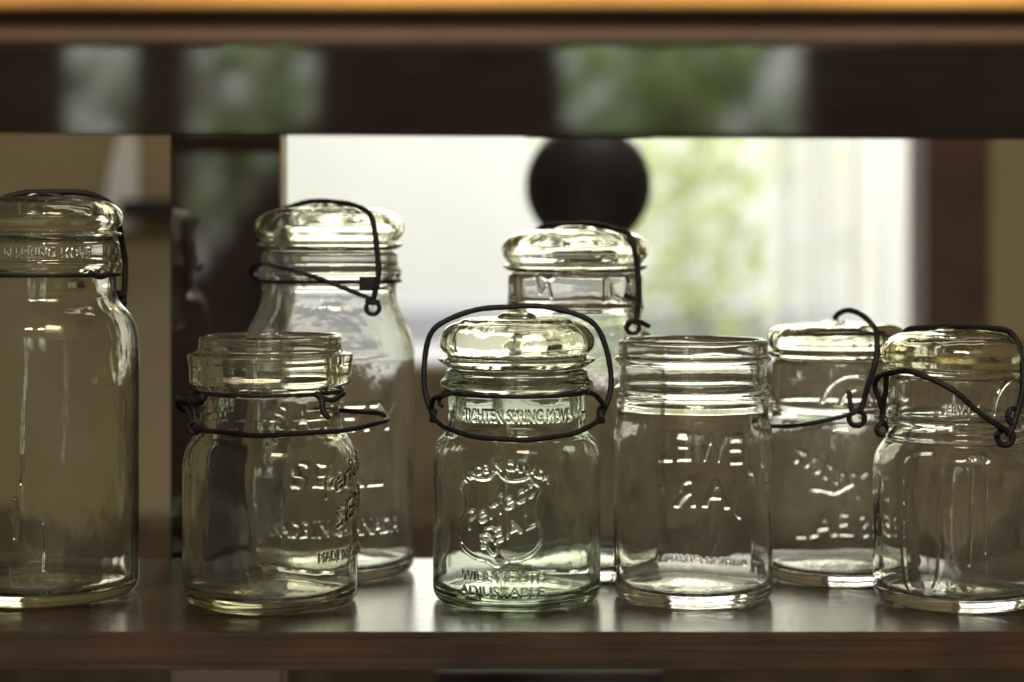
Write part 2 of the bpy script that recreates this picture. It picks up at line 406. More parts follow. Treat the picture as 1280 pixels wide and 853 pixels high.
sw = spline([(fs(a), fz(b), 0) for a, b in [(600, 672), (607, 684), (615, 694), (622, 690), (621, 680), (612, 672), (606, 664), (614, 660), (620, 664)]], 6)
r.stroke([(p[0], p[1]) for p in sw], 0.0010)
r.text('WIDE MOUTH', 0.0050, fs(626), fz(722), width=0.0455, weight=0.0)
r.text('ADJUSTABLE', 0.0048, fs(624), fz(741), width=0.0460, weight=0.0)
r.smooth(2)
nr = relief(-0.034, 0.034, 0.088, 0.108, 0.0006)
nk = 88 * k
nr.text('TIGHTEN SPRING MOVE', 0.0062, 0.0, EYE - (521 - HZ) * (1.055 - .036) / F, width=0.062, weight=0.012); nr.smooth(2)
j.body(104, [(84, 461), (88, 463), (88, 470), (94, 475), (95, 479), (95, 483), (88, 487), (85, 491), (85, 495)],
       [(85, 515), (86, 534), (89, 541), (98, 549), (103, 560), (104, 572)], M['glass_green'], 74,
       rel=[(r, 0.0, Rb), (nr, 0.0, 85 * k)], t=8.5, heel=14, seed=4, square=0.008)
j.lid([(0, 390), (16, 390), (22, 393), (26, 399), (40, 399), (48, 397), (66, 398), (72, 402), (84, 405), (94, 414), (98, 424), (97, 434), (90, 441), (86, 444), (90, 446), (99, 447), (99, 450), (92, 454), (87, 458), (82, 459.5)],
      [(82, 459.5), (78, 458), (78, 450), (80, 443), (88, 436), (89, 426), (85, 417), (77, 411), (64, 407), (44, 406), (22, 405), (0, 402)], M['glass_lid'], seed=5)
j.band(89, 489, 1.1)
# handle over the lid: hinges left and right
j.wires('bail_wire', [([j.W(-103, 524, -.004), j.W(-110, 505, -.004), j.W(-116, 480, -.002), j.W(-115, 445), j.W(-105, 415), j.W(-84, 398), j.W(-50, 388), j.W(-10, 383.5), j.W(4, 383), j.W(40, 384.5), j.W(72, 392), j.W(98, 408), j.W(112, 434), j.W(117, 465), j.W(116, 492, -.002), j.W(108, 517, -.004), j.W(105, 526, -.004)], 0.0015, False)])
lo = []
for a in np.linspace(-math.pi / 2, math.pi / 2, 13):
    lo.append(Vector((j.loc.x + 104 * k * math.sin(a) * 1.0, j.Y - 0.045 * math.cos(a), jz(512) - 0.0115 * math.cos(a) ** 0.8 if abs(math.cos(a)) > 1e-6 else jz(512))))
j.wires('lever_wire', [([j.W(-82, 492, -.020), j.W(-92, 494, -.018), j.W(-103, 499, -.012), j.W(-107, 508, -.006)] + lo + [j.W(108, 506, -.006), j.W(100, 495, -.012), j.W(88, 491, -.02)], 0.0014, False),
                       ([j.W(-92, 490, -.010), j.W(-97, 503, -.014), j.W(-93, 508, -.016)], 0.0010, False)])
tk = j.W(4, 388, 0)
# the little raised rest under the wire
j.wires('hinge', [([j.W(-103, 512, -.006), j.W(-105, 528, -.008)], 0.0019, False), ([j.W(104, 512, -.006), j.W(106, 529, -.008)], 0.0019, False)])

# --- jar 6: empty mason jar, mirrored JEWEL JAR on the far side
j = Jar(866, 1.06, 'open jar with no lid or wire, JEWEL JAR showing reversed through the glass')
k = j.k; Rb = 98.5 * k
r = relief(-0.046, 0.040, 0.012, 0.098, 0.00070)
bk = (1.06 + Rb) / F
c = -0.012                                     # the wording is turned a little to one side of the back
r.text('JEWEL', 0.0155, c - 0.002, EYE - (557 - HZ) * bk, width=0.062, weight=0.02, spacing=1.25)
r.text('JAR', 0.0150, c - 0.002, EYE - (615 - HZ) * bk, width=0.043, weight=0.02, spacing=1.25)
r.text('MADE IN CANADA', 0.0062, c + 0.002, EYE - (702 - HZ) * bk, width=0.058, weight=0.015)
r.smooth(6)
j.body(98.5, [(91, 425), (93, 427), (93, 440), (93, 444), (97, 446), (97, 450), (92, 453), (91, 458), (91, 478), (94, 481), (98, 484), (98, 488), (94, 491), (93, 496)],
       [(93, 499), (96, 506), (93, 516), (96, 528), (98.5, 540), (98.5, 552)], M['glass'], 84, rel=[(r, math.pi, Rb)], t=7.5, heel=12, seed=14, square=0.006)

# --- jar 3: short jar without a lid, loose wire loop round the neck
j = Jar(338, 1.047, 'short lidless jar with a loose dark wire loop hanging round its neck')
k = j.k; Rb = 108 * k
r = relief(-0.034, 0.034, 0.018, 0.090, 0.0014)
r.text('Perfect', 0.010, 0.0, 0.070, width=0.046, rot=0.35, shear=0.3)
r.text('SEAL', 0.010, 0.003, 0.052, width=0.034, rot=0.35, shear=0.3)
r.text('MADE IN CANADA', 0.005, 0, 0.028, width=0.048)
r.smooth(3)
j.body(108, [(85, 420), (88, 421), (88, 432), (90, 440), (100, 441), (102, 443), (102, 449), (100, 455), (99.5, 464), (100, 474), (98, 479), (92, 483), (87, 488), (86, 493)],
       [(86, 520), (89, 537), (97, 548), (104, 560), (108, 578)], M['glass_olive'], 78, rel=[(r, 1.22, Rb)], t=8.5, heel=14, seed=24, square=0.01)
j.band(90, 488, 1.0)
W = j.W
j.wires('lever_wire', [([W(-98, 512, .012), W(-110, 512, .004), W(-117, 505, -.004), W(-110, 500, -.010), W(-98, 503, -.016), W(-94, 530, -.020), W(-88, 537, -.026), W(-60, 541, -.040), W(-20, 544, -.046), W(30, 543, -.046), W(80, 539, -.036), W(118, 533, -.022), W(138, 528, -.010), W(145, 523, .0), W(140, 518, .010), W(122, 515, .022), W(95, 514, .034), W(60, 513, .042)], 0.00135, False),
                       (ring(W(-95, 534, -.020), 0.0030, Vector((1, 0, 0)), Vector((0, 0, 1))), 0.0013, True)])
j.wires('hinge', [([W(-100, 488, -.006), W(-98, 500, -.014), W(-90, 503, -.022), W(-84, 496, -.028)], 0.0022, False),
                  ([W(-118, 498, -.004), W(-106, 508, -.008), W(-100, 520, -.012), W(-96, 537, -.018)], 0.0018, False),
                  ([W(56, 492, -.032), W(64, 500, -.034), W(66, 514, -.036), W(74, 524, -.036)], 0.0016, False),
                  ([W(60, 497, -.034), W(78, 500, -.030), W(92, 492, -.022)], 0.0013, False)])

# --- jar 2: tall cloudy jar behind on the left
j = Jar(412, 1.142, 'tall cloudy jar with SAFETY SEAL lettering and wire bail, behind the lidless short jar')
k = j.k; Rb = 107 * k
r = relief(-0.040, 0.044, 0.020, 0.125, 0.0012)
gk = (1.142 - 0.047) / F
r.text('SAFETY', 0.0150, 0.004, EYE - (521 - HZ) * gk, width=0.072, weight=0.02)
r.text('SEAL', 0.0150, 0.004, EYE - (591 - HZ) * gk, width=0.052, weight=0.02, spacing=1.1)
r.text('MADE IN CANADA', 0.0080, 0.004, EYE - (660 - HZ) * gk, width=0.076, weight=0.01)
r.smooth(3)
TALL_LID = lambda y, w=1.0: ([(0, y - 1), (14 * w, y - 1), (22 * w, y + 1), (30 * w, y + 5), (52 * w, y + 5), (60 * w, y + 4), (74 * w, y + 8), (84 * w, y + 13), (91 * w, y + 20), (93.5 * w, y + 27), (93.5 * w, y + 32), (91 * w, y + 38), (87 * w, y + 42), (85 * w, y + 45), (85 * w, y + 47), (91 * w, y + 48), (91.5 * w, y + 51), (87 * w, y + 54), (80 * w, y + 57)],
                   [(80 * w, y + 57), (77 * w, y + 56), (77 * w, y + 46), (79 * w, y + 40), (85 * w, y + 33), (84 * w, y + 27), (78 * w, y + 20), (68 * w, y + 14), (50 * w, y + 12), (26 * w, y + 11), (0, y + 8)])
t_, u_ = TALL_LID(256); j.lid(t_, u_, M['glass_lid'], seed=8)
j.body(107, [(82, 315), (85, 317), (85, 328), (86, 333), (90, 338), (90, 344), (86, 349), (84, 354)],
       [(83, 360), (84, 376), (88, 388), (96, 402), (103, 418), (107, 440)], M['glass_cloudy'], 73, rel=[(r, 0.12, Rb)], t=8.5, heel=16, seed=31)
W = j.W; j.band(88, 351, 1.1)
bail = [W(-66, 268, .034), W(-58, 262, .030), W(-40, 256, .020), W(-15, 252, .006), W(12, 253, -.008), W(34, 259, -.022), W(50, 268, -.034), W(57, 290, -.042), W(60, 320, -.044), W(60, 350, -.044), W(56, 372, -.044), W(54, 380, -.044)]
j.wires('bail_wire', [(bail, 0.0016, False), (ring(W(54, 385, -.044), 0.0036, Vector((1, 0, 0)), Vector((0, 0, 1))), 0.0013, True)])
j.wires('lever_wire', [([W(58, 378, -.043), W(40, 369, -.043), W(5, 355, -.043), W(-35, 342, -.038), W(-65, 334, -.026), W(-84, 331, -.012), W(-95, 334, .002), W(-97, 344, .012), W(-90, 348, .022)], 0.0013, False),
                       ([W(46, 376, -.044), W(52, 379, -.046), W(62, 377, -.044)], 0.0012, False)])
a_, b_ = P(449, 364, j.Y - .041) - j.loc, P(470, 346, j.Y - .041) - j.loc
hv, hf = box_data(a_.x, b_.x, -.0425, -.0400, a_.z, b_.z, 0.0008)
link_mesh('hinge', hv, hf, M['iron'], j.root)

# --- jar 5: tall jar behind the middle
j = Jar(719, 1.145, 'tall clear jar half hidden behind the pale green jar, under the dark ball')
k = j.k; Rb = 107 * k
r = relief(-0.034, 0.036, 0.145, 0.176, 0.0011)
z0 = EYE - (362 - HZ) * (1.145 - .036) / F
r.stroke([(-0.026 + 0.002 * i, z0 + 0.007 + 0.0016 * math.sin(i)) for i in range(9)], 0.0022)
r.stroke([(-0.024, z0 + .006), (-0.022, z0 - 0.002), (-0.017, z0 + .004), (-0.015, z0 - .004)], 0.0018)
r.stroke([(0.016, z0 - 0.006), (0.016, z0 + 0.004), (0.019, z0 + 0.009), (0.026, z0 + 0.010), (0.032, z0 + 0.008), (0.034, z0 + 0.004)], 0.0028)
r.stroke([(0.020, z0 + 0.002), (0.021, z0 - 0.004), (0.026, z0 - .006)], 0.0022)
r.smooth(3)
t_, u_ = TALL_LID(283, 0.985); j.lid(t_, u_, M['glass_lid'], seed=12)
j.body(107, [(81, 342), (84, 344), (84, 378), (87, 382), (87, 385), (84, 389), (84, 394)],
       [(85, 402), (90, 410), (97, 420), (103, 434), (107, 452)], M['glass'], 74, rel=[(r, 0.0, 85 * k)], t=8.5, heel=16, seed=41)
W = j.W
j.wires('bail_wire', [([W(-52, 290, .034), W(-40, 285, .026), W(-22, 281, .014), W(5, 280, -.002), W(32, 282, -.018), W(52, 287, -.030), W(68, 295, -.036), W(75, 315, -.038), W(78, 345, -.038), W(80, 375, -.038), W(77, 395, -.038), W(74, 406, -.038)], 0.0016, False),
                      (ring(W(72, 409, -.038), 0.0036, Vector((1, 0, 0)), Vector((0, 0, 1))), 0.0013, True)])
j.wires('hinge', [([W(62, 369, -.036), W(70, 372, -.038), W(78, 374, -.038)], 0.0014, False), ([W(64, 410, -.036), W(70, 402, -.038), W(80, 402, -.036), W(92, 408, -.030)], 0.0014, False)])

# --- jar 7: behind, right
j = Jar(1046, 1.125, 'cloudy lidded back row jar between the open jar and the far right jar')
k = j.k; Rb = 95 * k
r = relief(-0.040, 0.040, 0.012, 0.100, 0.0010)
bk = (1.125 + Rb) / F
r.text('Perfect', 0.0135, 0.0, EYE - (585 - HZ) * bk, width=0.052, rot=0.45, shear=0.3, weight=0.02)
r.text('SEAL', 0.0125, -0.004, EYE - (655 - HZ) * bk, width=0.046, spacing=1.2, weight=0.02)
r.stroke([(-0.026, EYE - (588 - HZ) * bk), (-0.016, EYE - (606 - HZ) * bk), (-0.004, EYE - (618 - HZ) * bk), (0.010, EYE - (612 - HZ) * bk)], 0.002)
r.smooth(3)
nr = relief(-0.036, 0.036, EYE - (510 - HZ) * k, EYE - (450 - HZ) * k, 0.0010); nzc = EYE - (497 - HZ) * (1.125 - .03) / F
nr.stroke([(0.018 * math.cos(a) + 0.004, nzc - 0.004 + 0.017 * math.sin(a)) for a in np.linspace(0.1, 3.0, 16)], 0.0022)
nr.stroke([(0.008 * math.cos(a) + 0.004, nzc - 0.004 + 0.009 * math.sin(a)) for a in np.linspace(0.1, 3.0, 16)], 0.0018)
nr.smooth(3)
j.lid([(0, 401), (14, 400), (24, 403), (50, 404), (70, 406), (82, 411), (86.5, 418), (87, 427), (84, 433), (80, 436), (86, 438), (87, 441), (83, 445), (76, 447)],
      [(76, 447), (72, 446), (73, 438), (78, 430), (79, 424), (74, 417), (62, 413), (44, 412), (22, 411), (0, 409)], M['glass_lid'], seed=15)
j.body(95, [(78, 449), (81, 451), (82, 456), (82, 498), (85, 503), (85, 507), (82, 511), (82, 514)],
       [(84, 518), (90, 524), (94, 534), (95, 548)], M['glass_cloudy'], 71, rel=[(r, math.pi, Rb), (nr, 0.0, 82 * k)], t=8, heel=14, seed=51)
W = j.W
j.wires('bail_wire', [([W(-3, 399, .012), W(2, 392, .010), W(14, 388, .002), W(30, 394, -.010), W(44, 405, -.024), W(50, 418, -.034), W(49, 445, -.040), W(42, 475, -.042), W(34, 500, -.042), W(28, 515, -.042)], 0.0016, False),
                      (ring(W(25, 523, -.042), 0.0042, Vector((1, 0, 0)), Vector((0, 0, 1))), 0.0015, True)])
j.wires('lever_wire', [([W(26, 514, -.042), W(10, 520, -.044), W(-20, 527, -.042), W(-50, 532, -.036), W(-80, 533, -.022), W(-92, 531, -.004)], 0.0012, False),
                       ([W(15, 489, -.040), W(17, 505, -.042), W(20, 520, -.043)], 0.0014, False)])

# --- jar 8: right front
j = Jar(1196, 1.05, 'far right jar with straw tinted lid and slanting wire lever')
k = j.k; Rb = 103 * k
r = relief(-0.046, 0.030, 0.006, 0.086, 0.0012)
fk = (1.05 - 0.040) / F
def g(x, y): return (math.asin(max(-.93, min(.93, (x - 1196) * fk / Rb))) * Rb, EYE - (y - HZ) * fk)
ov = spline([(*g(a, b), 0) for a, b in [(1112, 590), (1112, 640), (1113, 700), (1118, 738), (1132, 745), (1147, 735), (1153, 700), (1152, 650), (1155, 600), (1148, 570), (1128, 568), (1114, 575), (1112, 590)]], 6)
r.stroke([(p[0], p[1]) for p in ov], 0.0026, 0.2)
r.stroke([g(1190, 575), g(1191, 600), g(1189, 640), g(1190, 665), g(1187, 705)], 0.0012, 0.8)
r.stroke([g(1208, 572), g(1209, 600), g(1208, 640), g(1207, 690)], 0.0010, 0.7)
r.stroke([g(1188, 572), g(1194, 572)], 0.003, 0.8); r.stroke([g(1207, 570), g(1210, 574)], 0.004, 0.9)
r.smooth(3)
nr = relief(-0.030, 0.036, EYE - (522 - HZ) * k, EYE - (458 - HZ) * k, 0.0009)
nzc = EYE - (515 - HZ) * (1.05 - .036) / F
nr.text('SERVICE', 0.0042, -0.006, nzc + 0.001, width=0.018)
nr.stroke([(0.015 * math.cos(a) + 0.026, nzc - 0.002 + 0.018 * math.sin(a)) for a in np.linspace(0.2, 3.1, 16)], 0.0020)
nr.smooth(2)
j.lid([(0, 412), (20, 410), (40, 413), (62, 415), (80, 420), (90, 430), (94, 441), (93, 450), (88, 456), (85, 458), (91, 460), (92, 463), (86, 467), (80, 468)],
      [(80, 468), (76, 467), (77, 458), (84, 450), (85, 440), (80, 430), (68, 424), (50, 422), (26, 420), (0, 418)], M['glass_straw'], seed=18)
j.body(103, [(82, 470), (85, 472), (85, 514), (86, 519), (91, 521), (92, 525), (87, 529), (84, 533)],
       [(85, 537), (90, 543), (88, 549), (94, 557), (101, 568), (103, 584)], M['glass'], 75, rel=[(r, 0.0, Rb), (nr, 0.0, 85 * k)], t=8.5, heel=15, seed=61, square=0.008)
W = j.W
j.wires('bail_wire', [([W(-66, 417, .018), W(-58, 412, .016), W(-40, 409, .010), W(0, 408, .0), W(40, 409.5, -.010), W(62, 414, -.018), W(75, 426, -.024), W(81, 448, -.028), W(82, 485, -.030), W(78, 510, -.032), W(69, 535, -.034), W(63, 545, -.034)], 0.0016, False),
                      (ring(W(60, 547, -.034), 0.0040, Vector((1, 0, 0)), Vector((0, 0, 1))), 0.0016, True)])
j.wires('lever_wire', [([W(62, 540, -.035), W(48, 530, -.038), W(22, 510, -.040), W(-6, 488, -.040), W(-35, 472, -.036), W(-60, 465, -.028), W(-80, 465, -.018), W(-95, 470, -.008), W(-102, 482, -.002), W(-98, 498, .0), W(-92, 515, .0), W(-90, 530, .0)], 0.0015, False),
                       ([W(-88, 470, -.012), W(-89, 490, -.006), W(-93, 515, .0), W(-94, 530, .0)], 0.0014, False),
                       (ring(W(-93, 537, .0), 0.0030, Vector((1, 0, 0)), Vector((0, 0, 1))), 0.0014, True)])
j.wires('hinge', [([W(76, 512, -.030), W(68, 512, -.034), W(64, 520, -.035), W(70, 534, -.034)], 0.0015, False), ([W(48, 541, -.036), W(52, 544, -.036)], 0.0016, False)])

# --- jar 1: tall, cut by the left edge
j = Jar(56, 1.07, 'tall clear jar at the far left with dark wire over its lid')
k = j.k; Rb = 116 * k
nr = relief(-0.036, 0.036, EYE - (325 - HZ) * k, EYE - (304 - HZ) * k, 0.0004)
nr.text('TIGHTEN SPRING MOVE', 0.0050, 0, EYE - (316 - HZ) * (1.07 - .038) / F, width=0.068, weight=0.01); nr.smooth(2)
r = relief(-0.030, 0.030, 0.02, 0.12, 0.0012)
for i, (a, b0, b1) in enumerate([(-8, 610, 655), (0, 560, 590), (26, 640, 700)]):
    z_a, z_b = EYE - (b0 - HZ) * k, EYE - (b1 - HZ) * k
    r.stroke([(a * k, z_a), (a * k + 0.0008, (z_a + z_b) / 2), (a * k, z_b)], 0.002, 0.8)
r.smooth(3)
t_, u_ = TALL_LID(243, 1.035); j.lid(t_, u_, M['glass_lid'], seed=21)
j.body(116, [(88, 301), (92, 303), (92, 324), (95, 328), (95, 334), (91, 339), (88, 343), (88, 348)],
       [(88, 356), (89, 372), (95, 382), (106, 393), (113, 408), (116, 428)], M['glass_olive'], 79, rel=[(nr, 0.0, 92 * k), (r, 0.0, Rb)], t=8, heel=16, seed=71)
W = j.W; j.band(92, 343, 1.0)
j.wires('bail_wire', [([W(-58, 250, -.006), W(-30, 243, -.002), W(0, 240, .0), W(40, 241, .002), W(66, 246, .006), W(84, 258, .012), W(93, 280, .020), W(97, 305, .026), W(100, 335, .028), W(100, 362, .026), W(97, 382, .024)], 0.0017, False)])
j.wires('hinge', [([W(56, 341, -.034), W(68, 346, -.030), W(80, 343, -.022)], 0.0016, False), ([W(92, 366, .022), W(98, 376, .026), W(96, 384, .024)], 0.0020, False)])

# ------------------------------------------------------------------ the cabinet the jars stand in
cab = empty('wooden_cabinet', (0, 1.07, 0)); tag(cab, 'dark varnished open backed wooden cabinet whose shelf carries all the jars', 'cabinet')
def cbox(name, x0, x1, y0, y1, z0, z1, mat, bev=0.0):
    o = box(name, x0, x1, y0 - 1.07, y1 - 1.07, z0, z1, mat, cab, bev); return o
sh = cbox('shelf', -.75, .75, 0.9654, 1.187, -.0185, 0.0, M['shelf'], 0.0009); sh['label'] = 'worn dark shelf board with a glossy top'
zr = lambda y: WZ(y, .72)
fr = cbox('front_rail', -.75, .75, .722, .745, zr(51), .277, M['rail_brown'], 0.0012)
tr_ = cbox('moulding', -.75, .75, .712, .7215, zr(14), .2785, M['rail'], 0.002); tr_['label'] = 'pine moulding on the front rail, warm light painted into its orange colour'
gr = cbox('groove_shade', -.75, .75, .7185, .7215, zr(26), zr(15), M['groove_shade'])  # dark strip with the recess shade put into its colour
# header rail, hung a hair out of level like in the photograph
hd = cbox('header_rail', -.75, .75, 1.198, 1.222, WZ(170.2, 1.198), .52, M['header'], 0.0006); hd.rotation_euler = (0, math.radians(0.36), 0)
st = cbox('stile', WX(213, 1.2), WX(351, 1.2), 1.2, 1.225, -.40, WZ(165, 1.2), M['header'], 0.0008)
ed = cbox('bead', WX(351.2, 1.2), WX(354.5, 1.2), 1.199, 1.22, -.40, WZ(169, 1.2), wood('raw wood edge', (.25, .17, .09), (.35, .25, .14)))
bt = cbox('bottom_board', -.75, .75, 1.19, 1.21, -.62, -.45, M['header'])

# ------------------------------------------------------------------ the room beyond
Yw = 2.4
wl = empty('room_wall', (0, Yw, 0)); tag(wl, 'tan painted room wall with a wide bright window', 'wall', kind='structure')
def wbox(name, px0, px1, y0, y1, z0, z1, mat, Y=Yw):
    return box(name, WX(px0, Y), WX(px1, Y), y0 - Yw, y1 - Yw, z0, z1, mat, wl)
zs = WZ(456, Yw)
wbox('plaster', -2200, 300, Yw, Yw + .12, -.75, 1.6, M['tan'])
wbox('plaster', 1236, 3400, Yw, Yw + .12, -.75, 1.6, M['tan'])
wbox('plaster', 300, 1236, Yw, Yw + .12, 1.0, 1.6, M['tan'])
wbox('wainscot', 300.5, 3000, Yw - .03, Yw - .002, -.75, zs, M['dado'])
wbox('wainscot', -2200, 299.5, Yw - .02, Yw - .002, -.75, WZ(640, Yw), M['dado'])
wbox('window_frame', 1156, 1238, Yw - .001, Yw + .10, zs + .001, 1.0, M['post'])
wbox('window_sill', 301, 1155, Yw + .003, Yw + .36, zs - .03, zs + .004, M['sill'])
fl = box('floor', -3, 3, -2.9, 2.6, -.80, -.75, M['floor']); tag(fl, kind='structure')
sk = link_mesh('sky', [(-7, 8, -3), (7, 8, -3), (7, 8, 5), (-7, 8, 5)], [(0, 1, 2, 3)], M['sky']); tag(sk, kind='structure')
hs = box('white_backdrop', -4, 4, 0, .3, 0, 1.60, M['backdrop_white']); hs.location = (0, 7, -.9); tag(hs, 'plain white building added for the bright view outside the window behind the ball', 'backdrop')  # added white slab that sets the window view's brightness below the sky
lw = box('low_wall', -.9, .9, 0, .2, 0, .84, plain('lavender grey paint', (0.42, 0.43, 0.52), rough=.9, noise=.04)); lw.location = (.10, 6.0, -.86); tag(lw, 'low blue grey wall outside, blurred at the foot of the window view', 'low wall')
gd = box('ground', -8, 8, 2.6, 8.5, -.9, -.8, plain('pale paving', (0.5, 0.5, 0.52), scale=2)); tag(gd, kind='structure')

# curtain at the right of the window
def curtain(name, px0, px1, Y, z0, z1, label, folds, fac):
    m, nt, out = new_mat('sheer curtain')
    tl = N(nt, 'ShaderNodeBsdfTranslucent'); tl.inputs['Color'].default_value = (.60, .60, .59, 1)
    tp = N(nt, 'ShaderNodeBsdfTransparent'); mp = objco(nt, (14, 1, 0.3)); n = N(nt, 'ShaderNodeTexNoise', Scale=1.5, Detail=2.0); L(nt, mp, 'Vector', n, 'Vector')
    rr = N(nt, 'ShaderNodeMapRange'); rr.inputs['From Min'].default_value = .35; rr.inputs['From Max'].default_value = .65
    rr.inputs['To Min'].default_value = max(0, fac - .2); rr.inputs['To Max'].default_value = fac + .2; L(nt, n, 'Fac', rr, 'Value')
    mx = N(nt, 'ShaderNodeMixShader'); L(nt, rr, 'Result', mx, 'Fac'); L(nt, tp, 0, mx, 1); L(nt, tl, 0, mx, 2); L(nt, mx, 0, out, 'Surface')
    x0, x1 = WX(px0, Y), WX(px1, Y); V, Fc = [], []; n_ = 90
    for i in range(n_ + 1):
        t = i / n_; x = x0 + (x1 - x0) * t; y = Y + 0.022 * math.sin(t * folds * 6.28) + .01 * math.sin(t * folds * 2.3 * 6.28 + 1)
        V += [(x, y, z0), (x + .004 * math.sin(t * 40), y, z1)]
    for i in range(n_): Fc.append((2 * i, 2 * i + 2, 2 * i + 3, 2 * i + 1))
    o = link_mesh(name, V, Fc, m, None, True); tag(o, label, 'curtain'); return o
curtain('curtain', 955, 1156, 2.62, zs + .03, .99, 'sheer white curtain hanging at the right of the bright window', 5, .5)

# dark ball on a cord
bc = P(735.5, 232, 1.62); br = 79 * 1.62 / F
ball = empty('hanging_ball', bc); tag(ball, 'dark round ball hanging in front of the bright window above the jars', 'ball')
V, Fc = [], []; n1, n2 = 48, 32
for a in range(n2 + 1):
    th = math.pi * a / n2
    for b in range(n1):
        ph = 2 * math.pi * b / n1; V.append((br * math.sin(th) * math.cos(ph), br * math.sin(th) * math.sin(ph), br * math.cos(th)))
for a in range(n2):
    for b in range(n1): Fc.append((a * n1 + b, a * n1 + (b + 1) % n1, (a + 1) * n1 + (b + 1) % n1, (a + 1) * n1 + b))
link_mesh('body', V, Fc, M['ball'], ball, True)
v, f = tube_data([Vector((0, 0, br * .98)), Vector((0, 0, .4)), Vector((0, 0, .9))], 0.0012); link_mesh('cord', v, f, M['iron'], ball)

# things on the left wall seen through the left bay
cl = link_mesh('cloth', *(lambda: ([(x, y, z) for y in (0, .012) for x, z in ((-.022, -.05), (.022, -.045), (.020, .06), (.004, .085), (-.012, .03))],
     [(0, 1, 2, 3, 4), (9, 8, 7, 6, 5)] + [(i, (i + 1) % 5 + 0, (i + 1) % 5 + 5, i + 5) for i in range(5)]))(), M['cloth'])
cl.location = (WX(150, 2.37), 2.37, WZ(240, 2.37)); tag(cl, 'small blurred white cloth on the tan wall above the far left jar', 'cloth')
hk = box('wall_shelf', -.03, .05, -.06, .0, -.009, .011, M['black'], None, .002); hk.location = (WX(190, 2.39), 2.398, WZ(262, 2.39)); tag(hk, 'short dark blurred bracket on the tan wall by the dark upright', 'bracket')
bx = empty('dark_block', (WX(687, 1.6), 1.66, -.75)); tag(bx, 'dark block added for the black area in the gap under the shelf', 'box')  # dark block added to fill the black area under the shelf
box('body', -.088, .088, -.06, .06, 0, .575, M['black'], bx, .004); box('lid', -.091, .091, -.063, .063, .576, .595, M['black'], bx, .003)

# ------------------------------------------------------------------ trees: trunk, limbs, leaf faces
def tree(name, loc, cx, cz, rx, ry, rz, n, leaf, mat, label, clumps=26, seed=1, group=None, tr=.035):
    rg = random.Random(seed)
    root = empty(name, loc); tag(root, label, 'tree', group)
    cent = []
    for _ in range(clumps):
        while True:
            q = Vector((rg.uniform(-1, 1), rg.uniform(-1, 1), rg.uniform(-1, 1)))
            if q.length < 1: break
        cent.append(Vector((cx + q.x * rx, q.y * ry, cz + q.z * rz)))
    V, Fc = [], []
    for i in range(n):
        c = cent[rg.randrange(clumps)]; s = 0.20 * (rx + rz) / 2 * 1.3
        p = c + Vector((rg.gauss(0, s), rg.gauss(0, s), rg.gauss(0, s)))
        d = Vector((rg.gauss(0, 1), rg.gauss(0, 1), rg.gauss(0, 1))).normalized(); u = d.orthogonal().normalized(); w = d.cross(u)
        a = leaf * rg.uniform(.6, 1.3); o = len(V)
        V += [p - u * a, p + w * a * .45, p + u * a, p - w * a * .45]; Fc.append((o, o + 1, o + 2, o + 3))
    link_mesh('crown', V, Fc, mat, root)
    tv, tf = [], []
    def add(v, f):
        o = len(tv); tv.extend(v); tf.extend(tuple(i + o for i in q) for q in f)
    base = Vector((cx * .6, 0, 0)); top = Vector((cx, 0, cz))
    path = spline([base, base.lerp(top, .4) + Vector((.03, 0, 0)), top], 8)
    v, f = tube_data(path, tr, 10)
    for i, q in enumerate(path):
        for kx in range(10): v[i * 10 + kx] = q + (v[i * 10 + kx] - q) * (1.3 - .8 * i / len(path))
    add(v, f)
    for c in cent[::2]:
        s = path[int(len(path) * rg.uniform(.5, .9))]; v, f = tube_data(spline([s, s.lerp(c, .5) + Vector((0, 0, .04)), c], 5), tr * .3, 6); add(v, f)
    link_mesh('trunk', tv, tf, M['bark'], root, True)
    return root
tree('garden_tree', (.50, 5.4, -.8), .0, .98, .30, .3, .46, 430, .042, M['leaf_far'], 'pale green tree blurred outside the window right of the dark ball', clumps=46, seed=3, tr=.004)
tree('garden_tree', (-1.0, -4.6, -.8), 0, 1.5, .8, .3, .8, 1150, .06, M['leaf_back'], 'leafy tree mirrored in the dark varnished rail at the upper left', clumps=50, seed=5)
tree('garden_tree', (.55, -4.4, -.8), 0, 1.5, .6, .3, .8, 1150, .062, M['leaf_back'], 'leafy tree mirrored in the dark varnished rail right of its middle', clumps=46, seed=9)
# garden sky and unseen wall added behind the camera, openings cut to shape the reflections
skb = link_mesh('sky', [(-5, -6.5, -2), (-5, -6.5, 2.4), (5, -6.5, 2.4), (5, -6.5, -2)], [(0, 1, 2, 3)], M['sky_back']); tag(skb, kind='structure')
bw = empty('rear_wall', (0, -3, 0)); tag(bw, 'unseen dark wall behind the viewer, openings cut to shape the reflections', 'wall', kind='structure')
RF = F / 5.4
def rx(px): return (px - 640) / RF
def rz(py): return EYE - (py - HZ) / RF
def prism(name, pts):
    n = len(pts); V = [(x, y, z) for y in (-.03, .03) for x, z in pts]
    link_mesh(name, V, [tuple(range(n)), tuple(range(2 * n - 1, n - 1, -1))] + [(i, (i + 1) % n, (i + 1) % n + n, i + n) for i in range(n)], M['blind'], bw)
HT = 3.0
prism('panel', [(-4, -.75), (rx(88), -.75), (rx(88), HT), (-4, HT)])
prism('panel', [(rx(168), -.75), (rx(238), -.75), (rx(238), HT), (rx(168), HT)])
prism('panel', [(rx(88), -.75), (rx(168), -.75), (rx(168), rz(480)), (rx(88), rz(620))])
prism('panel', [(rx(238), -.75), (rx(396), -.75), (rx(396), rz(160)), (rx(345), rz(215)), (rx(238), rz(350))])
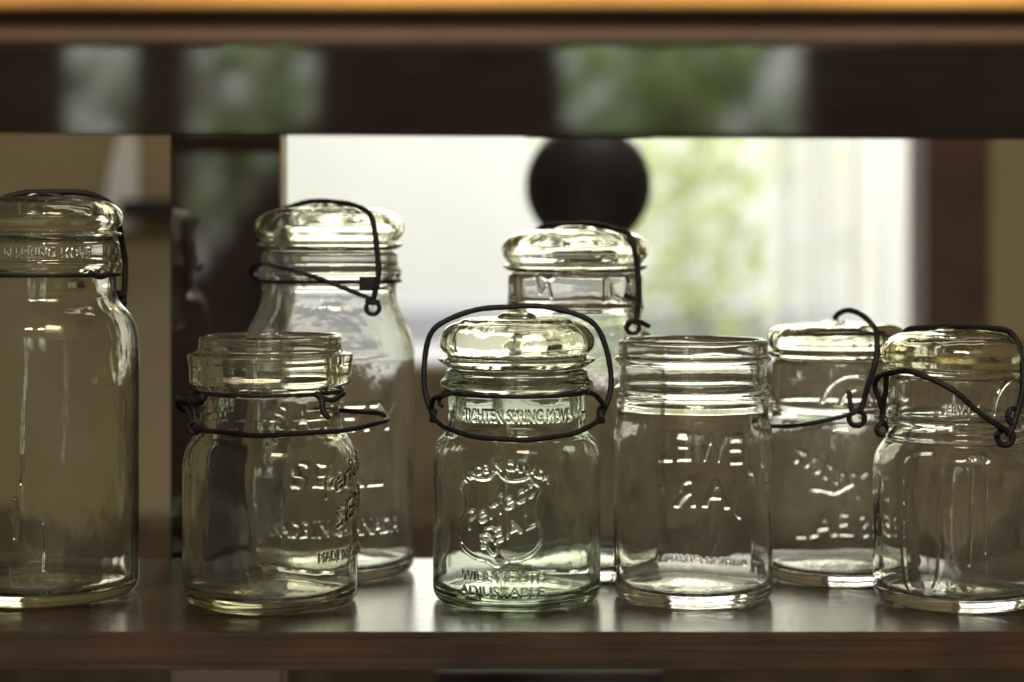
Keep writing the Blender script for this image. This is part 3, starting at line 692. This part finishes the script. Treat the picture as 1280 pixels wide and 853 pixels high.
prism('panel', [(rx(396), -.75), (rx(706), -.75), (rx(706), rz(90)), (rx(696), rz(66)), (rx(690), HT), (rx(396), HT)])
prism('panel', [(rx(706), -.75), (rx(1000), -.75), (rx(1000), rz(270)), (rx(812), rz(228)), (rx(735), rz(165)), (rx(706), rz(150))])
prism('panel', [(rx(1000), -.75), (4, -.75), (4, HT), (rx(1000), HT)])

# ------------------------------------------------------------------ light
def area(name, loc, target, size, power, color):
    l = bpy.data.lights.new(name, 'AREA'); l.shape = 'RECTANGLE'; l.size, l.size_y = size; l.energy = power; l.color = color
    o = bpy.data.objects.new(name, l); COL.objects.link(o); o.location = loc
    o.rotation_euler = (Vector(target) - Vector(loc)).to_track_quat('-Z', 'Y').to_euler(); return o
area('room_fill', (0.9, -1.2, 1.9), (0, 1.6, .1), (1.2, .8), 5, (1.0, .86, .66))  # added soft warm fill from behind the camera, no actual fixture
area('room_fill', (0.4, 1.45, 1.9), (0, 2.4, -.1), (1.4, .3), 7, (1.0, .88, .70))  # added fill to brighten the far wall and its panelling
area('rail_fill', (0.15, 0.28, .78), (.15, .72, .275), (.3, .2), 3.9, (1.0, .80, .50))  # added warm fill to brighten the front moulding
area('backdrop_fill', (0, 4.2, 2.6), (0, 7, 0), (4.5, .8), 118, (1.0, 1.0, .92))  # added fill that brightens the white slab outside
area('leaf_fill', (1.6, 6.6, 2.3), (.5, 5.4, .1), (1, .6), 150, (1.0, 1.0, .85))  # added fill to brighten the leaves outside the window
area('leaf_fill', (0, -3.4, 3.2), (0, -4.6, .6), (3, .6), 2800, (1.0, 1.0, .85))  # added unseen fill to brighten the leaves in the reflections
w = bpy.data.worlds.new('World'); scn.world = w; w.use_nodes = True
w.node_tree.nodes['Background'].inputs[0].default_value = (0.95, 1.0, 0.85, 1); w.node_tree.nodes['Background'].inputs[1].default_value = 0.035

# ------------------------------------------------------------------ camera
cd = bpy.data.cameras.new('camera'); cam = bpy.data.objects.new('camera', cd); COL.objects.link(cam)
cam.location = (0, 0, EYE); cam.rotation_euler = (math.radians(90), 0, 0)
cd.sensor_width = 36; cd.lens = 36 * F / 1280; cd.shift_y = -(426.5 - HZ) / 1280; cd.clip_start = 0.05; cd.clip_end = 60
cd.dof.use_dof = True; cd.dof.focus_distance = 1.03; cd.dof.aperture_fstop = 4.0
scn.camera = cam
scn.render.engine = 'CYCLES'
c = scn.cycles
c.max_bounces = 28; c.transmission_bounces = 26; c.glossy_bounces = 8; c.diffuse_bounces = 3; c.transparent_max_bounces = 16; c.volume_bounces = 0
c.caustics_refractive = True; c.caustics_reflective = True; c.blur_glossy = 0.6; c.sample_clamp_indirect = 3.0
c.use_denoising = True
try: c.denoiser = 'OPENIMAGEDENOISE'
except Exception: pass
c.use_adaptive_sampling = False
scn.view_settings.view_transform = 'Standard'; scn.view_settings.look = 'None'; scn.view_settings.exposure = 0.1; scn.view_settings.gamma = 1.0
